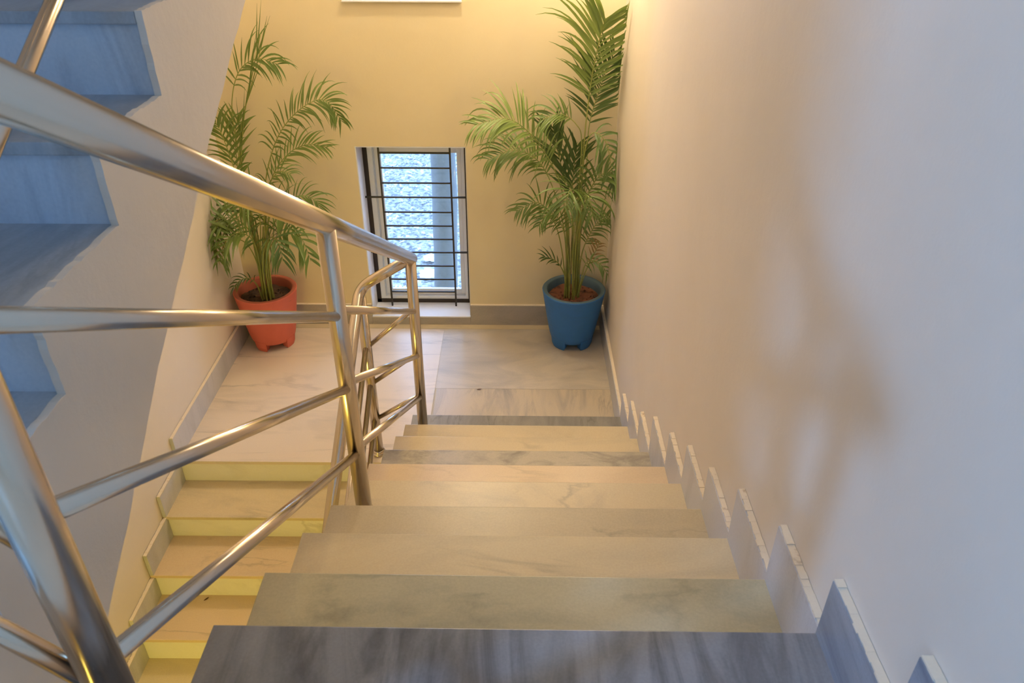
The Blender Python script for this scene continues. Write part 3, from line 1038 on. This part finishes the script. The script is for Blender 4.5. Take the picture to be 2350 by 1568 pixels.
def F(par, first, pl, **kw):
    return make_frond(par, [first] + px(pl), kw.pop('lr'), **kw)
Lb = dict(lim=(-2.5, -0.022, -0.035))
# tall upright fronds
F(pb, stem(0.012, 0), [(1326, 540, Y0 + .02), (1336, 400, Y0 + .04), (1344, 290, Y0 + .05), (1358, 180, Y0 + .06), (1376, 90, Y0 + .05), (1390, 42, Y0 + .03)], lr=rp, mat=M['leaf_young'], start=0.60, n=30, ln=0.42, wid=0.0125, ang=46, droop=0.26, normal=(0.05, -1, 0.1), sides=(0.86, 1.0), rib_r=0.0058, **Lb)
F(pb, stem(0.025, .022), [(1330, 540, Y0 + .05), (1345, 400, Y0 + .1), (1352, 290, Y0 + .13), (1378, 200, Y0 + .15), (1410, 120, Y0 + .15)], lr=rp, mat=M['leaf_old'], start=0.62, n=24, ln=0.34, wid=0.013, ang=46, droop=0.14, normal=(-0.1, -1, 0.1), **Lb)
# left arching fronds
F(pb, stem(-0.02, 0), [(1300, 540, Y0), (1290, 440, Y0 - .01), (1262, 370, Y0 - .03), (1215, 305, Y0 - .05), (1160, 272, Y0 - .08), (1088, 288, Y0 - .10)], lr=rp, mat=M['leaf_young'], start=0.50, n=30, ln=0.27, wid=0.0115, ang=50, droop=0.55, normal=(0.15, -0.7, 0.8), **Lb)
F(pb, stem(-0.03, 0.01), [(1296, 540, Y0 + .02), (1272, 440, Y0 + .04), (1235, 370, Y0 + .06), (1180, 345, Y0 + .06), (1118, 368, Y0 + .05)], lr=rp, mat=M['leaf'], start=0.50, n=24, ln=0.25, wid=0.011, ang=50, droop=0.6, normal=(0.15, -0.7, 0.8), **Lb)
F(pb, stem(-0.035, -0.01), [(1290, 580, Y0), (1272, 510, Y0), (1235, 465, Y0 - .02), (1184, 486, Y0 - .04)], lr=rp, mat=M['leaf'], start=0.45, n=17, ln=0.18, wid=0.010, ang=50, droop=0.5, normal=(0.1, -0.8, 0.6), **Lb)
# dark broad leaves in the middle
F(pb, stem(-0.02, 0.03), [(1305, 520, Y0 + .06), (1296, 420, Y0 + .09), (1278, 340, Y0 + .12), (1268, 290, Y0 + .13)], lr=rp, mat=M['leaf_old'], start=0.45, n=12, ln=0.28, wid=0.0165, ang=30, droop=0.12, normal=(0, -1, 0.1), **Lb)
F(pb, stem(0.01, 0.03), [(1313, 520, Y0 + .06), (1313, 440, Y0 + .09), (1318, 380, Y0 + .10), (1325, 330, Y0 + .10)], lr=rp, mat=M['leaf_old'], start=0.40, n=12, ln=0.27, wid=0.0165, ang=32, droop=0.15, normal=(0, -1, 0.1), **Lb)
# right side
F(pb, stem(0.03, 0), [(1330, 540, Y0), (1342, 470, Y0 - .01), (1366, 415, Y0 - .02), (1398, 395, Y0 - .03), (1424, 418, Y0 - .05)], lr=rp, mat=M['leaf'], start=0.45, n=15, ln=0.25, wid=0.0125, ang=48, droop=0.7, normal=(-0.1, -0.8, 0.6), **Lb)
F(pb, stem(0.03, 0.01), [(1334, 590, Y0 + .02), (1350, 545, Y0 + .03), (1375, 508, Y0 + .03), (1408, 500, Y0 + .02)], lr=rp, mat=M['leaf'], start=0.4, n=16, ln=0.17, wid=0.009, ang=50, droop=0.5, normal=(-0.1, -0.8, 0.6), **Lb)
F(pb, stem(0.02, -0.01), [(1332, 480, Y0), (1342, 350, Y0 + .01), (1362, 305, Y0), (1392, 330, Y0 - .03), (1405, 400, Y0 - .05)], lr=rp, mat=M['leaf'], start=0.62, n=9, ln=0.24, wid=0.012, ang=55, droop=0.6, normal=(-0.1, -0.8, 0.6), **Lb)
F(pb, stem(0.0, -0.01), [(1325, 480, Y0), (1335, 330, Y0), (1322, 285, Y0 - .02), (1285, 262, Y0 - .05), (1245, 275, Y0 - .06)], lr=rp, mat=M['leaf'], start=0.66, n=10, ln=0.22, wid=0.0105, ang=45, droop=0.5, normal=(0, -0.7, 0.7), **Lb)
# front, drooping
F(pb, stem(0.0, -0.03), [(1316, 560, Y0 - .05), (1322, 480, Y0 - .09), (1318, 440, Y0 - .15), (1306, 440, Y0 - .22), (1296, 480, Y0 - .27)], lr=rp, mat=M['leaf'], start=0.42, n=14, ln=0.26, wid=0.0125, ang=55, droop=0.7, normal=(0, -0.4, 0.9), **Lb)
F(pb, stem(0.01, -0.03), [(1322, 560, Y0 - .05), (1334, 490, Y0 - .08), (1342, 450, Y0 - .13), (1352, 455, Y0 - .18), (1362, 500, Y0 - .22)], lr=rp, mat=M['leaf'], start=0.42, n=13, ln=0.24, wid=0.0125, ang=55, droop=0.7, normal=(0, -0.4, 0.9), **Lb)
F(pb, stem(-0.015, 0.0), [(1305, 600, Y0 - .02), (1296, 540, Y0 - .03), (1280, 500, Y0 - .06), (1258, 490, Y0 - .09), (1236, 520, Y0 - .11)], lr=rp, mat=M['leaf'], start=0.42, n=16, ln=0.16, wid=0.009, ang=52, droop=0.55, normal=(0, -0.6, 0.8), **Lb)
F(pb, stem(-0.03, 0.0), [(1298, 640, Y0 - .01), (1284, 608, Y0 - .03), (1266, 594, Y0 - .05), (1246, 590, Y0 - .07)], lr=rp, mat=M['leaf_old'], start=0.45, n=6, ln=0.11, wid=0.010, ang=30, droop=0.25, normal=(0, -0.6, 0.8), **Lb)
# withered ones low on the right
F(pb, stem(0.03, -0.02), [(1332, 650, Y0 - .03), (1342, 610, Y0 - .05), (1358, 598, Y0 - .07), (1380, 608, Y0 - .08), (1396, 634, Y0 - .09)], lr=rp, mat=M['leaf'], start=0.4, n=9, ln=0.13, wid=0.0085, ang=55, droop=0.75, normal=(0, -0.6, 0.8), curl=0.05, **Lb)
F(pb, stem(0.035, -0.01), [(1338, 640, Y0 - .02), (1352, 605, Y0 - .03), (1366, 578, Y0 - .03), (1376, 556, Y0 - .03)], lr=rp, mat=M['leaf_dry'], start=0.5, n=6, ln=0.10, wid=0.008, ang=40, droop=0.3, normal=(0, -0.8, 0.6), curl=0.14, label='withered yellow brown frond', **Lb)

# ---- red pot, left corner
rc = (-2.335, -0.262)
pr = empty('potted_palm', (rc[0], rc[1], 0.0))
props(pr, 'bushy areca palm in a red cement pot, left corner of the landing', 'plant', 'potted palms on the landing')
rq = random.Random(33)
zr = make_pot(pr, rc, 0.150, 0.208, 0.425, 0.045, 0.30, M['pot_red'], M['rim_red'], M['soil_dark'], 4, math.radians(-112), rq)
sb = Vector((rc[0] + 0.02, rc[1] - 0.03, zr))
zs_ = zr
Y1 = rc[1] - 0.03
for (o, a, b) in [((-0.03, -0.01), (598, 600, Y1), (592, 540, Y1)), ((-0.005, -0.02), (604, 600, Y1 - .02), (604, 520, Y1 - .02)), ((0.03, 0.01), (612, 600, Y1), (616, 500, Y1)), ((-0.015, 0.02), (600, 600, Y1 + .03), (585, 500, Y1 + .04)), ((0.015, -0.005), (608, 590, Y1), (612, 470, Y1 + .02))]:
    cane(pr, [stem(o[0] * 1.2, o[1] * 1.2)] + px([a, b]), 0.0080, 0.0048)
Lr = dict(lim=(-2.545, -0.022, -0.035))
# needle like unopened spear leaves
for i, (pl) in enumerate(([(575, 480, Y1 + .05), (555, 380, Y1 + .08), (560, 270, Y1 + .1), (580, 165, Y1 + .11), (598, 78, Y1 + .12)], [(574, 480, Y1 + .05), (552, 380, Y1 + .08), (556, 280, Y1 + .1), (584, 170, Y1 + .11), (608, 72, Y1 + .12)])):
    F(pr, stem(-0.02, 0.02), pl, lr=rq, mat=M['leaf'], start=0.45, n=3, ln=0.40, wid=0.0055, ang=4, droop=0.01, normal=(0, -1, 0.1), rib_r=0.0062, curl=0.0, **Lr)
# upper left, partly behind the stair slab
F(pr, stem(-0.03, 0.02), [(570, 480, Y1 + .05), (545, 340, Y1 + .08), (532, 240, Y1 + .10), (548, 165, Y1 + .12), (590, 135, Y1 + .12), (640, 148, Y1 + .12)], lr=rq, mat=M['leaf'], start=0.58, n=15, ln=0.22, wid=0.010, ang=45, droop=0.55, normal=(-0.2, -0.8, 0.5), **Lr)
F(pr, stem(-0.03, 0.01), [(565, 480, Y1 + .02), (535, 380, Y1 + .03), (505, 300, Y1 + .03), (480, 262, Y1 + .02)], lr=rq, mat=M['leaf'], start=0.42, n=15, ln=0.24, wid=0.013, ang=42, droop=0.35, normal=(0, -1, 0.2), **Lr)
F(pr, stem(-0.02, 0.03), [(570, 490, Y1 + .08), (548, 400, Y1 + .1), (540, 320, Y1 + .12), (545, 270, Y1 + .13)], lr=rq, mat=M['leaf_young'], start=0.42, n=11, ln=0.22, wid=0.014, ang=35, droop=0.2, normal=(0, -1, 0.1), **Lr)
# upper right
F(pr, stem(0.02, 0.0), [(608, 500, Y1 + .02), (612, 400, Y1 + .04), (640, 310, Y1 + .05), (690, 250, Y1 + .05), (745, 230, Y1 + .05), (786, 280, Y1 + .04)], lr=rq, mat=M['leaf'], start=0.42, n=32, ln=0.20, wid=0.0095, ang=50, droop=0.5, normal=(-0.2, -0.8, 0.55), **Lr)
F(pr, stem(0.02, 0.01), [(610, 500, Y1 + .04), (624, 410, Y1 + .07), (660, 355, Y1 + .1), (705, 332, Y1 + .11), (752, 338, Y1 + .11)], lr=rq, mat=M['leaf_young'], start=0.40, n=20, ln=0.17, wid=0.0085, ang=38, droop=0.3, normal=(-0.1, -0.9, 0.4), **Lr)
F(pr, stem(0.01, 0.0), [(606, 490, Y1 - .02), (614, 430, Y1 - .04), (640, 395, Y1 - .06), (668, 400, Y1 - .08)], lr=rq, mat=M['leaf'], start=0.40, n=12, ln=0.17, wid=0.009, ang=50, droop=0.55, normal=(-0.1, -0.6, 0.7), **Lr)
F(pr, stem(0.03, 0.0), [(616, 560, Y1), (640, 495, Y1 - .01), (680, 452, Y1 - .02), (722, 458, Y1 - .03), (742, 492, Y1 - .04)], lr=rq, mat=M['leaf'], start=0.42, n=18, ln=0.17, wid=0.0085, ang=48, droop=0.5, normal=(-0.1, -0.8, 0.6), **Lr)
# lower tier
F(pr, stem(-0.03, -0.01), [(592, 600, Y1), (572, 530, Y1 - .02), (530, 500, Y1 - .05), (480, 520, Y1 - .10), (438, 600, Y1 - .14)], lr=rq, mat=M['leaf'], start=0.38, n=16, ln=0.25, wid=0.0125, ang=50, droop=0.6, normal=(0.1, -0.6, 0.8), **Lr)
F(pr, stem(-0.03, 0.0), [(588, 580, Y1 + .02), (560, 490, Y1 + .03), (520, 468, Y1 + .03), (480, 500, Y1 + .02), (450, 520, Y1 + .02)], lr=rq, mat=M['leaf_old'], start=0.4, n=12, ln=0.22, wid=0.013, ang=48, droop=0.5, normal=(0.1, -0.7, 0.7), **Lr)
F(pr, stem(-0.02, -0.02), [(596, 610, Y1 - .04), (582, 555, Y1 - .08), (552, 535, Y1 - .13), (522, 550, Y1 - .18), (508, 600, Y1 - .22)], lr=rq, mat=M['leaf'], start=0.36, n=13, ln=0.25, wid=0.0145, ang=52, droop=0.6, normal=(0.05, -0.45, 0.9), **Lr)
F(pr, stem(0.02, -0.02), [(610, 610, Y1 - .04), (624, 560, Y1 - .07), (655, 535, Y1 - .10), (690, 545, Y1 - .13), (714, 600, Y1 - .16)], lr=rq, mat=M['leaf'], start=0.36, n=13, ln=0.25, wid=0.0145, ang=52, droop=0.6, normal=(-0.05, -0.45, 0.9), **Lr)
F(pr, stem(0.0, -0.03), [(603, 620, Y1 - .06), (607, 570, Y1 - .11), (622, 545, Y1 - .18), (640, 560, Y1 - .24), (650, 600, Y1 - .27)], lr=rq, mat=M['leaf_old'], start=0.36, n=11, ln=0.23, wid=0.0145, ang=50, droop=0.6, normal=(0, -0.4, 0.9), **Lr)
F(pr, stem(0.0, 0.0), [(600, 590, Y1), (596, 500, Y1 - .02), (580, 450, Y1 - .07), (560, 460, Y1 - .12), (545, 510, Y1 - .15)], lr=rq, mat=M['leaf'], start=0.36, n=13, ln=0.24, wid=0.0125, ang=52, droop=0.6, normal=(0.05, -0.5, 0.85), **Lr)
F(pr, stem(0.01, 0.0), [(606, 590, Y1), (616, 510, Y1 - .02), (634, 470, Y1 - .06), (655, 480, Y1 - .1), (668, 530, Y1 - .13)], lr=rq, mat=M['leaf'], start=0.36, n=13, ln=0.24, wid=0.0125, ang=52, droop=0.6, normal=(0.05, -0.5, 0.85), **Lr)
F(pr, stem(-0.03, -0.02), [(590, 655, Y1 - .03), (572, 640, Y1 - .06), (552, 643, Y1 - .09), (534, 662, Y1 - .11)], lr=rq, mat=M['leaf_old'], start=0.35, n=7, ln=0.10, wid=0.0085, ang=45, droop=0.5, normal=(0, -0.5, 0.9), **Lr)
F(pr, stem(-0.03, -0.01), [(592, 610, Y1 - .02), (560, 555, Y1 - .05), (510, 552, Y1 - .09), (466, 590, Y1 - .13)], lr=rq, mat=M['leaf_dry'], start=0.6, n=7, ln=0.12, wid=0.008, ang=45, droop=0.6, normal=(0, -0.5, 0.9), curl=0.08, label='withered yellow brown frond', **Lr)
